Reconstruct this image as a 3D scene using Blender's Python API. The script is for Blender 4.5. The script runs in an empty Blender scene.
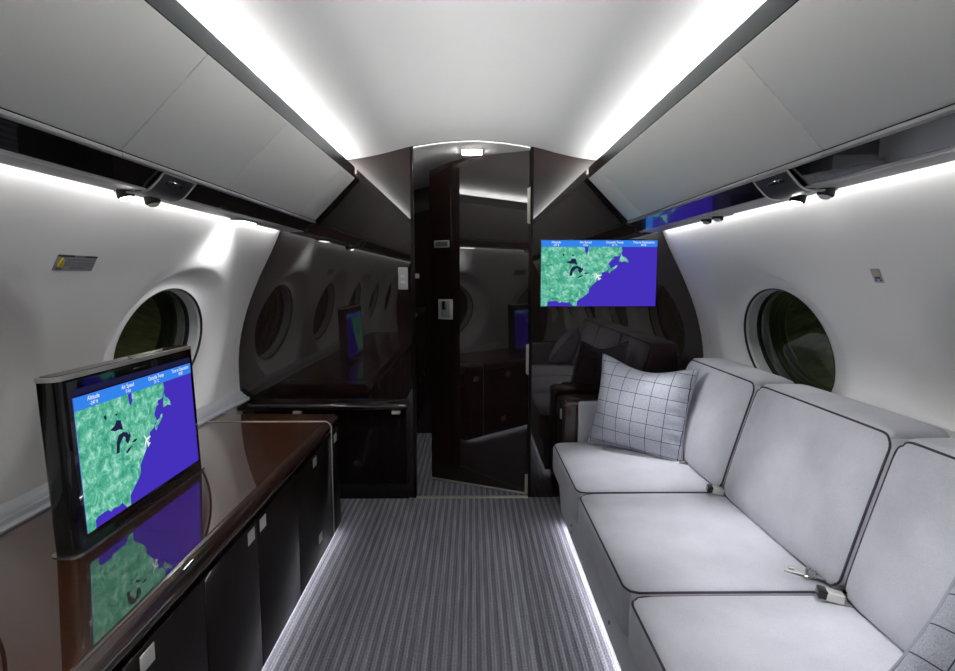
import bpy, bmesh, math, random
from mathutils import Vector, Matrix, Euler
random.seed(7)
SC = bpy.context.scene
COL = SC.collection
R = math.radians
EYE = 1.2

# ------------------------------------------------------------------ helpers
def s2l(c):
    c /= 255.0
    return c / 12.92 if c <= .04045 else ((c + .055) / 1.055) ** 2.4
def rgb(r, g, b): return (s2l(r), s2l(g), s2l(b), 1)

class M:
    """collects geometry, links it as one mesh object"""
    def __init__(s): s.v = []; s.f = []
    def add(s, vs, fs):
        o = len(s.v); s.v += [tuple(p) for p in vs]; s.f += [tuple(i + o for i in f) for f in fs]; return s
    def merge(s, m): return s.add(m.v, m.f)
    def prism(s, poly, a0, a1, axis='y'):
        n = len(poly)
        def p(q, a):
            return (q[0], a, q[1]) if axis == 'y' else (q[0], q[1], a) if axis == 'z' else (a, q[0], q[1])
        vs = [p(q, a0) for q in poly] + [p(q, a1) for q in poly]
        fs = [(i, (i + 1) % n, n + (i + 1) % n, n + i) for i in range(n)]
        fs += [tuple(range(n))[::-1], tuple(range(n, 2 * n))]
        return s.add(vs, fs)
    def strip(s, prof, a0, a1, nseg=1):
        """open profile (x,z) swept along y"""
        n = len(prof); vs = []; fs = []
        for k in range(nseg + 1):
            y = a0 + (a1 - a0) * k / nseg
            vs += [(x, y, z) for x, z in prof]
        for k in range(nseg):
            for i in range(n - 1):
                fs.append((k*n+i, k*n+i+1, (k+1)*n+i+1, (k+1)*n+i))
        return s.add(vs, fs)
    def rbox(s, lo, hi, r=.004, n=2, m=1, puff=(0, 0, 0), fn=None):
        c = [(a + b) / 2 for a, b in zip(lo, hi)]; h = [(b - a) / 2 for a, b in zip(lo, hi)]
        r = min(r, min(h) * .999)
        def ax(hh):
            L = [-hh + r * (1 - math.cos(math.pi / 2 * i / n)) * 1.0 for i in range(n + 1)]
            mid = [-(hh - r) + 2 * (hh - r) * i / m for i in range(1, m)]
            return L + mid + [-x for x in L[::-1]]
        A = [ax(x) for x in h]
        bm = bmesh.new(); cache = {}
        def rnd(p):
            q = [max(-(hh - r), min(hh - r, x)) for x, hh in zip(p, h)]
            d = [x - y for x, y in zip(p, q)]; L = math.sqrt(sum(x * x for x in d))
            if L > 1e-9: p = [y + x / L * r for x, y in zip(d, q)]
            u = [p[i] / h[i] for i in range(3)]
            out = list(p)
            for i in range(3):
                if puff[i]:
                    j, k = (i + 1) % 3, (i + 2) % 3
                    out[i] += puff[i] * u[i] * max(0, 1 - u[j] ** 2) ** .8 * max(0, 1 - u[k] ** 2) ** .8
            return [out[i] + c[i] for i in range(3)]
        def V(p):
            key = tuple(round(x, 6) for x in p)
            if key not in cache:
                w = rnd(p)
                if fn: w = fn(w)
                cache[key] = bm.verts.new(w)
            return cache[key]
        for i in range(3):
            j, k = (i + 1) % 3, (i + 2) % 3
            for sg in (-1, 1):
                for a in range(len(A[j]) - 1):
                    for b in range(len(A[k]) - 1):
                        q = []
                        for (ja, kb) in ((a, b), (a + 1, b), (a + 1, b + 1), (a, b + 1)):
                            p = [0, 0, 0]; p[i] = sg * h[i]; p[j] = A[j][ja]; p[k] = A[k][kb]; q.append(V(p))
                        if sg < 0: q = q[::-1]
                        if len(set(q)) == 4:
                            try: bm.faces.new(q)
                            except ValueError: pass
        bm.verts.index_update()
        s.add([v.co[:] for v in bm.verts], [[v.index for v in f.verts] for f in bm.faces]); bm.free()
        s._rnd = rnd; s._h = h
        return s
    def tube(s, pts, r, closed=False, k=8):
        pts = [Vector(p) for p in pts]; n = len(pts); rings = []
        up = Vector((0, 0, 1))
        for i, p in enumerate(pts):
            a = pts[(i - 1) % n] if (closed or i > 0) else p
            b = pts[(i + 1) % n] if (closed or i < n - 1) else p
            t = (b - a).normalized()
            u = t.cross(up)
            if u.length < .1: u = t.cross(Vector((1, 0, 0)))
            u.normalize()
            if rings and u.dot(last) < 0: u = -u
            last = u
            w = t.cross(u)
            rings.append([p + (u * math.cos(2*math.pi*j/k) + w * math.sin(2*math.pi*j/k)) * r for j in range(k)])
        vs = [q for ring in rings for q in ring]; fs = []
        for i in range(n if closed else n - 1):
            i2 = (i + 1) % n
            for j in range(k):
                j2 = (j + 1) % k
                fs.append((i*k+j, i*k+j2, i2*k+j2, i2*k+j))
        if not closed:
            fs.append(tuple(range(k))[::-1]); fs.append(tuple((n-1)*k+j for j in range(k)))
        return s.add(vs, fs)
    def lathe(s, prof, c=(0, 0, 0), k=24, axis=(0, 0, 1)):
        q = Vector((0, 0, 1)).rotation_difference(Vector(axis)); c = Vector(c)
        vs = []; n = len(prof); fs = []
        for j in range(k):
            a = 2 * math.pi * j / k
            vs += [c + q @ Vector((r * math.cos(a), r * math.sin(a), z)) for r, z in prof]
        for j in range(k):
            j2 = (j + 1) % k
            for i in range(n - 1): fs.append((j*n+i, j2*n+i, j2*n+i+1, j*n+i+1))
        fs.append(tuple(j*n for j in range(k))[::-1]); fs.append(tuple(j*n+n-1 for j in range(k)))
        return s.add(vs, fs)
    def build(s, name, m, parent=None, smooth=35, loc=None, rot=None):
        me = bpy.data.meshes.new(name)
        vs = s.v
        if parent is not None and loc is None:
            inv = WORLD[parent.name].inverted(); vs = [inv @ Vector(p) for p in vs]
        me.from_pydata([tuple(p) for p in vs], [], s.f); me.update(); me.validate()
        bm = bmesh.new(); bm.from_mesh(me); bmesh.ops.recalc_face_normals(bm, faces=bm.faces); bm.to_mesh(me); bm.free()
        me.materials.append(m)
        if smooth:
            me.polygons.foreach_set('use_smooth', [True] * len(me.polygons))
            me.set_sharp_from_angle(angle=R(smooth))
        o = bpy.data.objects.new(name, me); COL.objects.link(o)
        L = Matrix.LocRotScale(Vector(loc or (0, 0, 0)), Euler(rot or (0, 0, 0)), None)
        if loc is not None: o.location = loc
        if rot is not None: o.rotation_euler = rot
        WORLD[o.name] = L
        if parent is not None:
            o.parent = parent; WORLD[o.name] = WORLD[parent.name] @ L
        return o
WORLD = {}
def tag(o, label=None, cat=None, group=None, kind=None):
    if label: o['label'] = label
    if cat: o['category'] = cat
    if group: o['group'] = group
    if kind: o['kind'] = kind
    return o
def thing(name, label, cat, loc=(0, 0, 0), rot=(0, 0, 0), group=None, kind=None):
    o = bpy.data.objects.new(name, None); COL.objects.link(o); o.empty_display_size = .05
    o.location = loc; o.rotation_euler = rot
    WORLD[o.name] = Matrix.LocRotScale(Vector(loc), Euler(rot), None)
    return tag(o, label, cat, group, kind)
def struct(m, name, mat, smooth=35): return tag(m.build(name, mat, smooth=smooth), kind='structure')
def wl(o, m):
    """world-space mesh turned into o's local space"""
    inv = WORLD[o.name].inverted(); m.v = [tuple(inv @ Vector(p)) for p in m.v]; return m

# ------------------------------------------------------------------ materials
def mat(name, color=(.8, .8, .8, 1), rough=.5, metal=0, coat=0, spec=.5, coat_rough=.02, coat_ior=1.5, emit=None, es=1):
    m = bpy.data.materials.new(name); m.use_nodes = True
    b = m.node_tree.nodes['Principled BSDF']
    b.inputs['Base Color'].default_value = color; b.inputs['Roughness'].default_value = rough
    b.inputs['Metallic'].default_value = metal; b.inputs['Coat Weight'].default_value = coat
    b.inputs['Coat Roughness'].default_value = coat_rough; b.inputs['Coat IOR'].default_value = coat_ior
    b.inputs['Specular IOR Level'].default_value = spec
    if emit:
        b.inputs['Emission Color'].default_value = emit; b.inputs['Emission Strength'].default_value = es
    return m
def nd(m, t): return m.node_tree.nodes.new(t)
def lk(m, a, b): m.node_tree.links.new(a, b)
def bsdf(m): return m.node_tree.nodes['Principled BSDF']
def coords(m, scale, which='Object', rot=(0, 0, 0)):
    tc = nd(m, 'ShaderNodeTexCoord'); mp = nd(m, 'ShaderNodeMapping')
    mp.inputs['Scale'].default_value = scale; mp.inputs['Rotation'].default_value = rot
    lk(m, tc.outputs[which], mp.inputs['Vector']); return mp.outputs['Vector']
def noise(m, vec, scale=5, detail=4, rough=.55, dist=0):
    n = nd(m, 'ShaderNodeTexNoise'); n.inputs['Scale'].default_value = scale; n.inputs['Detail'].default_value = detail
    n.inputs['Roughness'].default_value = rough; n.inputs['Distortion'].default_value = dist
    lk(m, vec, n.inputs['Vector']); return n.outputs['Fac']
def ramp(m, fac, stops):
    r = nd(m, 'ShaderNodeValToRGB'); e = r.color_ramp.elements
    while len(e) < len(stops): e.new(.5)
    for x, (p, c) in zip(e, stops): x.position = p; x.color = c
    lk(m, fac, r.inputs['Fac']); return r.outputs['Color']
def bump(m, fac, strength, dist=.002):
    b = nd(m, 'ShaderNodeBump'); b.inputs['Strength'].default_value = strength; b.inputs['Distance'].default_value = dist
    lk(m, fac, b.inputs['Height']); lk(m, b.outputs['Normal'], bsdf(m).inputs['Normal'])

def leather(name, c, rough=.55, spec=.3):
    m = mat(name, c, rough, spec=spec)
    n = noise(m, coords(m, (1, 1, 1)), 260, 3)
    bump(m, n, .12, .001); return m
wall_m = leather('wall_leather', rgb(238, 237, 236))
ceil_m = leather('headliner', rgb(226, 226, 226), .7)
bin_m = leather('bin_leather', rgb(226, 226, 222), .5)
shade_m = mat('window_plastic', rgb(178, 180, 181), .4)
mould_m = mat('moulding_paint', rgb(186, 189, 197), .4)

def wood(name, dark, light, grain, rough=.4, coat_ior=1.55, spec=.25):
    """grain: scale vector, small along the grain"""
    m = mat(name, dark, rough, coat=1, spec=spec, coat_ior=coat_ior, coat_rough=.012)
    v = coords(m, grain)
    a = noise(m, v, 1, 5, .6, .3)
    v2 = coords(m, tuple(g * 5 for g in grain)); b = noise(m, v2, 1, 3, .6)
    mx = nd(m, 'ShaderNodeMath'); mx.operation = 'MULTIPLY_ADD'; mx.inputs[1].default_value = .28
    lk(m, b, mx.inputs[0]); 
    ms = nd(m, 'ShaderNodeMath'); ms.operation = 'MULTIPLY'; ms.inputs[1].default_value = .6
    lk(m, a, ms.inputs[0]); lk(m, ms.outputs[0], mx.inputs[2])
    lk(m, ramp(m, mx.outputs[0], [(.30, dark), (.70, light)]), bsdf(m).inputs['Base Color'])
    return m
wood_v = wood('dark_wood_vertical_grain', rgb(22, 13, 11), rgb(39, 22, 18), (70, 70, 1.2), coat_ior=1.6, spec=.1)
wood_top = wood('zebra_wood_crosswise_grain', rgb(44, 20, 10), rgb(104, 57, 29), (1.2, 75, 75), coat_ior=2.6, spec=.1)
wood_edge = wood('dark_edge_wood', rgb(36, 19, 13), rgb(62, 35, 24), (80, 1.2, 80), spec=.1)
wood_front = wood('dark_wood_front', rgb(14, 9, 8), rgb(27, 18, 15), (70, 70, 1.2), coat_ior=1.4, spec=.05)
bsdf(wood_front).inputs['Coat Weight'].default_value = .28
wood_arm = wood('arm_wood', rgb(40, 24, 19), rgb(70, 45, 37), (70, 70, 1.5), spec=.1)
black_m = mat('black_gloss', rgb(5, 5, 6), .4, coat=1, coat_ior=1.5, spec=.1)
psu_m = mat('panel_gloss', rgb(12, 10, 11), .2, coat=1, coat_ior=1.8, coat_rough=.01)
unit_m = mat('unit_dark_grey', rgb(46, 46, 50), .35)
dark_m = mat('dark_matte', rgb(16, 14, 14), .6, spec=.2)
rubber_m = mat('rubber', rgb(20, 20, 20), .6)
chrome_m = mat('polished_metal', rgb(190, 190, 186), .18, metal=1)
trim_m = mat('smoked_metal', rgb(62, 68, 70), .25, metal=1)
silver_m = mat('brushed_silver', rgb(206, 204, 198), .4, metal=.7)
buckle_m = mat('buckle_nickel', rgb(225, 223, 216), .35, metal=.6)
strip_m = mat('strip_grey', rgb(170, 170, 170), .4)
piping_m = mat('piping_cord', rgb(72, 66, 74), .8, spec=.1)
web_m = mat('belt_webbing', rgb(120, 120, 126), .8)

def carpet_mat():
    m = mat('striped_carpet', rough=.95, spec=.05)
    v = coords(m, (1, 1, 1)); sep = nd(m, 'ShaderNodeSeparateXYZ'); lk(m, v, sep.inputs[0])
    def sine(freq, ph=0):
        a = nd(m, 'ShaderNodeMath'); a.operation = 'MULTIPLY_ADD'; a.inputs[1].default_value = freq * 2 * math.pi; a.inputs[2].default_value = ph
        lk(m, sep.outputs['X'], a.inputs[0]); b = nd(m, 'ShaderNodeMath'); b.operation = 'SINE'; lk(m, a.outputs[0], b.inputs[0]); return b.outputs[0]
    def mad(a, k, c):
        x = nd(m, 'ShaderNodeMath'); x.operation = 'MULTIPLY_ADD'; x.inputs[1].default_value = k
        lk(m, a, x.inputs[0])
        if isinstance(c, (int, float)): x.inputs[2].default_value = c
        else: lk(m, c, x.inputs[2])
        return x.outputs[0]
    t = mad(sine(32), .085, .5)
    t = mad(sine(96, 1.0), .055, t)
    nz = noise(m, coords(m, (90, 4, 1)), 1, 3); t = mad(nz, .34, mad(t, 1, -.17))
    fine = noise(m, coords(m, (420, 150, 100)), 1, 2); t = mad(fine, .55, mad(t, 1, -.275))
    lk(m, ramp(m, t, [(.25, rgb(71, 70, 78)), (.5, rgb(121, 120, 129)), (.8, rgb(187, 186, 195))]), bsdf(m).inputs['Base Color'])
    bump(m, t, .8, .004); return m
carpet_m = carpet_mat()

def fabric_mat(name, a, b):
    m = mat(name, a, .85, spec=.15)
    bsdf(m).inputs['Sheen Weight'].default_value = .25
    n1 = noise(m, coords(m, (1, 1, 1)), 7, 4); n2 = noise(m, coords(m, (1, 1, 1)), 420, 2)
    mx = nd(m, 'ShaderNodeMath'); mx.operation = 'MULTIPLY_ADD'; mx.inputs[1].default_value = .5
    ms = nd(m, 'ShaderNodeMath'); ms.operation = 'MULTIPLY'; ms.inputs[1].default_value = .5
    lk(m, n1, ms.inputs[0]); lk(m, n2, mx.inputs[0]); lk(m, ms.outputs[0], mx.inputs[2])
    lk(m, ramp(m, mx.outputs[0], [(.3, a), (.7, b)]), bsdf(m).inputs['Base Color'])
    bump(m, mx.outputs[0], .25, .002); return m
fabric_m = fabric_mat('sofa_suede', rgb(164, 165, 173), rgb(192, 193, 200))
skirt_m = fabric_mat('sofa_base_suede', rgb(170, 173, 180), rgb(190, 193, 199))

def plaid_mat():
    m = mat('windowpane_check', rgb(150, 152, 162), .9, spec=.1)
    tc = nd(m, 'ShaderNodeTexCoord'); sep = nd(m, 'ShaderNodeSeparateXYZ'); lk(m, tc.outputs['Object'], sep.inputs[0])
    def line(sock, pitch, w):
        a = nd(m, 'ShaderNodeMath'); a.operation = 'PINGPONG'; a.inputs[1].default_value = pitch / 2
        lk(m, sock, a.inputs[0]); b = nd(m, 'ShaderNodeMath'); b.operation = 'LESS_THAN'; b.inputs[1].default_value = w
        lk(m, a.outputs[0], b.inputs[0]); return b.outputs[0]
    mx = nd(m, 'ShaderNodeMath'); mx.operation = 'MAXIMUM'
    lk(m, line(sep.outputs['X'], .068, .0012), mx.inputs[0]); lk(m, line(sep.outputs['Z'], .062, .0012), mx.inputs[1])
    n = noise(m, coords(m, (1, 1, 1)), 300, 3)
    base = ramp(m, n, [(.3, rgb(150, 153, 163)), (.7, rgb(190, 193, 202))])
    mc = nd(m, 'ShaderNodeMixRGB'); mc.inputs['Color2'].default_value = rgb(62, 66, 92)
    lk(m, mx.outputs[0], mc.inputs['Fac']); lk(m, base, mc.inputs['Color1']); lk(m, mc.outputs[0], bsdf(m).inputs['Base Color'])
    bump(m, n, .3, .002); return m
plaid_m = plaid_mat()

def emis(name, c, s):
    m = bpy.data.materials.new(name); m.use_nodes = True; nt = m.node_tree; nt.nodes.clear()
    o = nt.nodes.new('ShaderNodeOutputMaterial'); e = nt.nodes.new('ShaderNodeEmission')
    e.inputs['Color'].default_value = c; e.inputs['Strength'].default_value = s
    nt.links.new(e.outputs[0], o.inputs[0]); return m
LED = (1, .99, .968, 1)
cove_led = emis('cove_led', LED, 64)
wash_led = emis('wash_led', LED, 16)
floor_led = emis('floor_led', (.98, .98, 1, 1), 24)
dome_led = emis('dome_led', LED, 120)
lens_led = emis('lens_led', LED, 20)
sea_m = emis('screen_sea', rgb(68, 48, 186), 1)
bar_m = emis('screen_bar', rgb(52, 132, 236), 1)
edge_m = emis('screen_dark', rgb(30, 30, 62), 1)
lake_m = emis('screen_lake', rgb(34, 34, 72), 1)
white_m = emis('screen_white', rgb(240, 246, 250), 1)
def land_mat():
    m = emis('screen_land', (0, 1, 0, 1), 1); e = [n for n in m.node_tree.nodes if n.type == 'EMISSION'][0]
    n = noise(m, coords(m, (1, 1, 1)), 34, 8, .75, .5)
    lk(m, ramp(m, n, [(.3, rgb(26, 112, 92)), (.5, rgb(86, 182, 150)), (.66, rgb(176, 232, 216))]), e.inputs['Color']); return m
land_m = land_mat()

def glass_mat():
    m = bpy.data.materials.new('window_glass'); m.use_nodes = True; nt = m.node_tree; nt.nodes.clear()
    o = nt.nodes.new('ShaderNodeOutputMaterial'); mx = nt.nodes.new('ShaderNodeMixShader'); f = nt.nodes.new('ShaderNodeFresnel')
    t = nt.nodes.new('ShaderNodeBsdfTransparent'); g = nt.nodes.new('ShaderNodeBsdfGlossy')
    t.inputs['Color'].default_value = (.55, .6, .55, 1); g.inputs['Roughness'].default_value = .015; f.inputs['IOR'].default_value = 2.0
    for a, b in ((f.outputs[0], mx.inputs[0]), (t.outputs[0], mx.inputs[1]), (g.outputs[0], mx.inputs[2]), (mx.outputs[0], o.inputs[0])): nt.links.new(a, b)
    return m
glass_m = glass_mat()
grass_m = mat('night_grass', rgb(60, 84, 30), 1)
lk(grass_m, ramp(grass_m, noise(grass_m, coords(grass_m, (1, 1, 1)), 1.6, 6, .7), [(.3, rgb(50, 60, 32)), (.7, rgb(126, 134, 84))]), bsdf(grass_m).inputs['Base Color'])

# ------------------------------------------------------------------ fuselage section
YF, YB = 2.90, -3.2            # forward bulkhead face, rear end of the cabin
WP = [(1.12, -.02), (1.175, .14), (1.215, .33), (1.235, .53), (1.24, .72), (1.225, .87), (1.182, 1.03), (1.115, 1.19), (1.048, 1.32), (1.0, 1.42), (.962, 1.51)]
def cat(P, t):
    n = len(P) - 1; i = min(int(t), n - 1); u = t - i
    p = [Vector(P[max(0, min(n, k))]) for k in (i - 1, i, i + 1, i + 2)]
    return .5 * ((2*p[1]) + (-p[0]+p[2])*u + (2*p[0]-5*p[1]+4*p[2]-p[3])*u*u + (-p[0]+3*p[1]-3*p[2]+p[3])*u**3)
ARC = []; acc = 0; prev = None
for i in range(401):
    p = cat(WP, i / 400 * (len(WP) - 1))
    if prev is not None: acc += (p - prev).length
    ARC.append((acc, p)); prev = p
TT = acc
def surf(t):
    t = max(0, min(TT, t)); lo, hi = 0, 400
    while hi - lo > 1:
        md = (lo + hi) // 2
        if ARC[md][0] <= t: lo = md
        else: hi = md
    a, b = ARC[lo], ARC[hi]; u = (t - a[0]) / (b[0] - a[0]); return a[1].lerp(b[1], u)
tW = min(ARC, key=lambda a: abs(a[1][1] - .90))[0]
PW = surf(tW); TW = (surf(tW + .03) - surf(tW - .03)).normalized(); NW = Vector((TW[1], -TW[0]))   # tangent, outward normal
WIN_Y = [2.17, 1.0, -.17, -1.34, -2.51]; PITCH = 1.17
OA, OB, IA, IB, IDEP = .46, .37, .315, .245, .052
WSH = {-1: .085, 1: .04}
def wall(side):
    m = M()
    ys = [YB] + [WIN_Y[k] - PITCH / 2 for k in range(3, -1, -1)] + [WIN_Y[0] + PITCH / 2]
    for k, wy in enumerate(WIN_Y):
        wy = wy + WSH[side]; y0, y1 = wy - PITCH / 2, wy + PITCH / 2
        if k == 4: y0 = YB - .02
        angs = sorted(set([2 * math.pi * i / 96 for i in range(96)] + [math.atan2(t - tW, y - wy) % (2 * math.pi) for y in (y0, y1) for t in (0, TT)]))
        rings = []
        for a in angs:
            c, s_ = math.cos(a), math.sin(a); best = 1e9
            if c > 1e-9: best = min(best, (y1 - wy) / c)
            if c < -1e-9: best = min(best, (y0 - wy) / c)
            if s_ > 1e-9: best = min(best, (TT - tW) / s_)
            if s_ < -1e-9: best = min(best, (0 - tW) / s_)
            e = 1 / math.sqrt((c / OA) ** 2 + (s_ / OB) ** 2); col = []
            for j in range(9):
                rr = best + (e - best) * j / 8
                p = surf(tW + rr * s_); col.append((p[0] * side, wy + rr * c, p[1]))
            # embrasure: curved surface blends to the flat window plane
            ca, sb = c * e / OA, s_ * e / OB
            for j in range(1, 9):
                u = j / 8
                yy, tt = wy + ca * (OA + (IA - OA) * u), sb * (OB + (IB - OB) * u)
                p = surf(tW + tt); w = u * u * (3 - 2 * u)
                pl = PW + TW * tt + NW * IDEP
                sf = p + NW * IDEP * u ** 1.15
                q = sf.lerp(pl, w); col.append((q[0] * side, yy, q[1]))
            rings.append(col)
        n = len(rings[0]); vs = [p for col in rings for p in col]; fs = []
        for i in range(len(rings)):
            i2 = (i + 1) % len(rings)
            for j in range(n - 1): fs.append((i*n+j, i2*n+j, i2*n+j+1, i*n+j+1))
        m.add(vs, fs)
    # forward remainder from last bay to bulkhead
    y0 = WIN_Y[0] + WSH[side] + PITCH / 2
    m.strip([(surf(TT * i / 24)[0] * side, surf(TT * i / 24)[1]) for i in range(25)], y0, YF + .02, 2)
    return m
struct(wall(-1), 'wall_left', wall_m, 60); struct(wall(1), 'wall_right', wall_m, 60)

def wpt(side, wy, a, ra, rb, d):
    p = PW + TW * (math.sin(a) * rb) + NW * d
    return (p[0] * side, wy + math.cos(a) * ra, p[1])
def ring(side, wy, stations, k=72):
    m = M(); n = len(stations)
    vs = [wpt(side, wy, 2*math.pi*i/k, ra, rb, d) for i in range(k) for ra, rb, d in stations]
    fs = [(i*n+j, ((i+1) % k)*n+j, ((i+1) % k)*n+j+1, i*n+j+1) for i in range(k) for j in range(n - 1)]
    return m.add(vs, fs)
idx = 0
for side in (-1, 1):
    for wy in WIN_Y[:4]:
        idx += 1; wy += WSH[side]
        p = PW + NW * IDEP
        w = thing('window_%d' % idx, None, None, (p[0] * side, wy, p[1]), kind='structure')
        ring(side, wy, [(IA+.003, IB+.003, IDEP-.002), (IA-.002, IB-.002, IDEP-.001), (IA-.003, IB-.003, IDEP+.006), (IA+.003, IB+.003, IDEP+.007)]).build('gasket', rubber_m, w)
        ring(side, wy, [(IA-.001, IB-.001, IDEP+.005), (IA-.010, IB-.010, IDEP+.014), (IA-.014, IB-.014, IDEP+.05), (IA-.005, IB-.005, IDEP+.052)]).build('reveal', shade_m, w)
        ring(side, wy, [(IA-.012, IB-.012, IDEP+.05), (IA-.018, IB-.018, IDEP+.052), (IA-.020, IB-.020, IDEP+.066), (IA, IB, IDEP+.07)]).build('inner_seal', rubber_m, w)
        k = 72
        pn = M().add([wpt(side, wy, 2*math.pi*i/k, IA-.02, IB-.02, IDEP+.06) for i in range(k)], [tuple(range(k))]).build('pane', glass_m, w, smooth=0)
        if pn.data.polygons[0].normal.x * side > 0: pn.data.flip_normals()      # glass faces the cabin
        st = []
        for j in range(5):
            d = IDEP + .072 + j * .022; q = .022 + .004 * j
            st += [(IA-q, IB-q, d), (IA-q-.003, IB-q-.003, d+.004), (IA-q-.003, IB-q-.003, d+.008), (IA-q+.006, IB-q+.006, d+.014)]
        ring(side, wy, st).build('streak_liner', mat('streak_green', rgb(96, 112, 70), .3) if idx == 1 else bpy.data.materials['streak_green'], w)  # green rings added to imitate reflected streaks in the outer pane

# floor / ceiling ------------------------------------------------------
struct(M().add([(-1.2, YB-.05, 0), (1.2, YB-.05, 0), (1.2, 4.25, 0), (-1.2, 4.25, 0)], [(0, 1, 2, 3)]), 'floor', carpet_m, 0)
CP = [(0, 1.897), (.10, 1.893), (.20, 1.882), (.32, 1.862), (.445, 1.830), (.55, 1.808), (.62, 1.799), (.70, 1.793), (.76, 1.780), (.785, 1.72)]
cp = [(-x, z) for x, z in CP[:0:-1]] + CP
def smooth_prof(P, k=6):
    return [tuple(cat(P, i / k)) for i in range((len(P) - 1) * k + 1)]
struct(M().strip(smooth_prof(cp), YB - .02, YF + .002, 1), 'ceiling', ceil_m, 60)

# bulkhead --------------------------------------------------------------
JX = .316
def ceil_z(x):
    x = abs(x)
    for (a, b) in zip(CP, CP[1:]):
        if a[0] <= x <= b[0]: return a[1] + (b[1] - a[1]) * (x - a[0]) / (b[0] - a[0])
def bulk(side):
    poly = [(JX, 0)] + [(JX, .5), (JX, 1.2), (JX, ceil_z(JX) + .006)]
    poly += [(x, z + .006) for x, z in CP if x > JX]
    poly += [tuple(surf(TT * (1 - i / 30)) + Vector((.012, 0))) for i in range(31)]
    poly = [(x * side, max(z, 0)) for x, z in poly]
    return M().prism(poly, YF, YF + .05)
struct(bulk(-1), 'wall_front_left', wood_v, 20); struct(bulk(1), 'wall_front_right', wood_v, 20)
# jamb trims and threshold
for i, sd in enumerate((-1, 1)):
    x0, x1 = sorted((sd * (JX - .012), sd * (JX + .002)))
    struct(M().rbox((x0, YF - .006, 0), (x1, YF + .056, ceil_z(JX) - .002), .003), 'trim_%d' % (3 + i), wood_front)
hd = [(x, z - .004) for x, z in smooth_prof(cp) if abs(x) <= JX + .001]
hm = M().prism(hd + [(x, z - .008) for x, z in hd[::-1]], YF - .004, YF + .05)
struct(hm, 'trim_5', mat('header_white', rgb(226, 226, 224), .4))
struct(M().rbox((-JX + .01, YF - .012, -.004), (JX - .01, YF + .012, .006), .002), 'trim_6', mat('brass_strip', rgb(200, 196, 176), .3, metal=.7))

# vestibule beyond ------------------------------------------------------
vc = [(-1.0, 1.50), (-.8, 1.66), (-.6, 1.775), (-.4, 1.845), (-.2, 1.884), (0, 1.897), (.2, 1.884), (.4, 1.845), (.6, 1.775), (.8, 1.66), (1.0, 1.50)]
struct(M().strip(smooth_prof(vc), YF + .05, 4.16, 1), 'ceiling.001', ceil_m, 60)
struct(M().add([(-1.1, 4.15, 0), (1.1, 4.15, 0), (1.1, 4.15, 2), (-1.1, 4.15, 2)], [(0, 1, 2, 3)]), 'wall_vestibule_front', wood_v, 0)
struct(M().add([(-1.0, 2.95, 0), (-1.0, 4.15, 0), (-1.0, 4.15, 1.6), (-1.0, 2.95, 1.6)], [(0, 1, 2, 3)]), 'wall_vestibule_left', wood_v, 0)
struct(M().add([(.62, 2.95, 0), (.62, 4.15, 0), (.62, 4.15, 1.8), (.62, 2.95, 1.8)], [(0, 1, 2, 3)]), 'wall_vestibule_right', wood_v, 0)
struct(M().add([(-1.3, YB, -.02), (1.3, YB, -.02), (1.3, YB, 1.95), (-1.3, YB, 1.95)], [(0, 1, 2, 3)]), 'wall_back', wood_v, 0)

t = thing('galley_cabinet', 'dark galley cabinet with grey counter seen through the doorway beside the open door', 'cabinet', (-.72, 3.7, 0))
M().rbox((-.99, 3.40, .06), (-.425, 4.12, .90), .006).build('body', wood_front, t)
M().rbox((-.99, 3.38, .90), (-.41, 4.13, .93), .008).build('counter', mat('counter_grey', rgb(120, 124, 134), .3), t)
M().rbox((-.99, 3.44, 0), (-.46, 4.11, .06), .003).build('plinth', dark_m, t)
for z in (.35, .62):
    for y in (3.55, 3.9):
        M().rbox((-.424, y, z), (-.414, y + .03, z + .03), .003).build('latch', silver_m, t)
o = M().rbox((-.425, 4.138, 1.19), (-.395, 4.152, 1.225), .004).build('wall_switch', mat('switch_white', rgb(225, 222, 205), .4))
tag(o, 'small white square switch on the dark vestibule wall beyond the doorway', 'switch')
t = thing('dome_light', 'small bright square ceiling light above the open doorway', 'ceiling light', (0, 3.14, 1.895))
M().rbox((-.060, 3.07, 1.886), (.060, 3.20, 1.899), .005).build('bezel', silver_m, t)
M().rbox((-.054, 3.08, 1.883), (.054, 3.19, 1.888), .003).build('diffuser', dome_led, t)

# door ---------------------------------------------------------------------
hx, hy = .300, 2.928
ex, ey = -.240, 3.172
ang = math.atan2(ey - hy, ex - hx)
dr = thing('door_1', None, None, (hx, hy, 0), (0, 0, ang), kind='structure')
L = math.hypot(ex - hx, ey - hy)
top = []
for i in range(13):
    u = L * i / 12; xw = hx + math.cos(ang) * u
    top.append((u, 1.851 - .62 * max(0, .04 - xw) ** 2 - .030 * max(0, .1 - xw)))
poly = [(0, .012), (L, .012)] + top[::-1]
inset = .006
M().prism(poly, -.036, 0).build('door_leaf', wood_v, dr, loc=(0, 0, 0))
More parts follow.
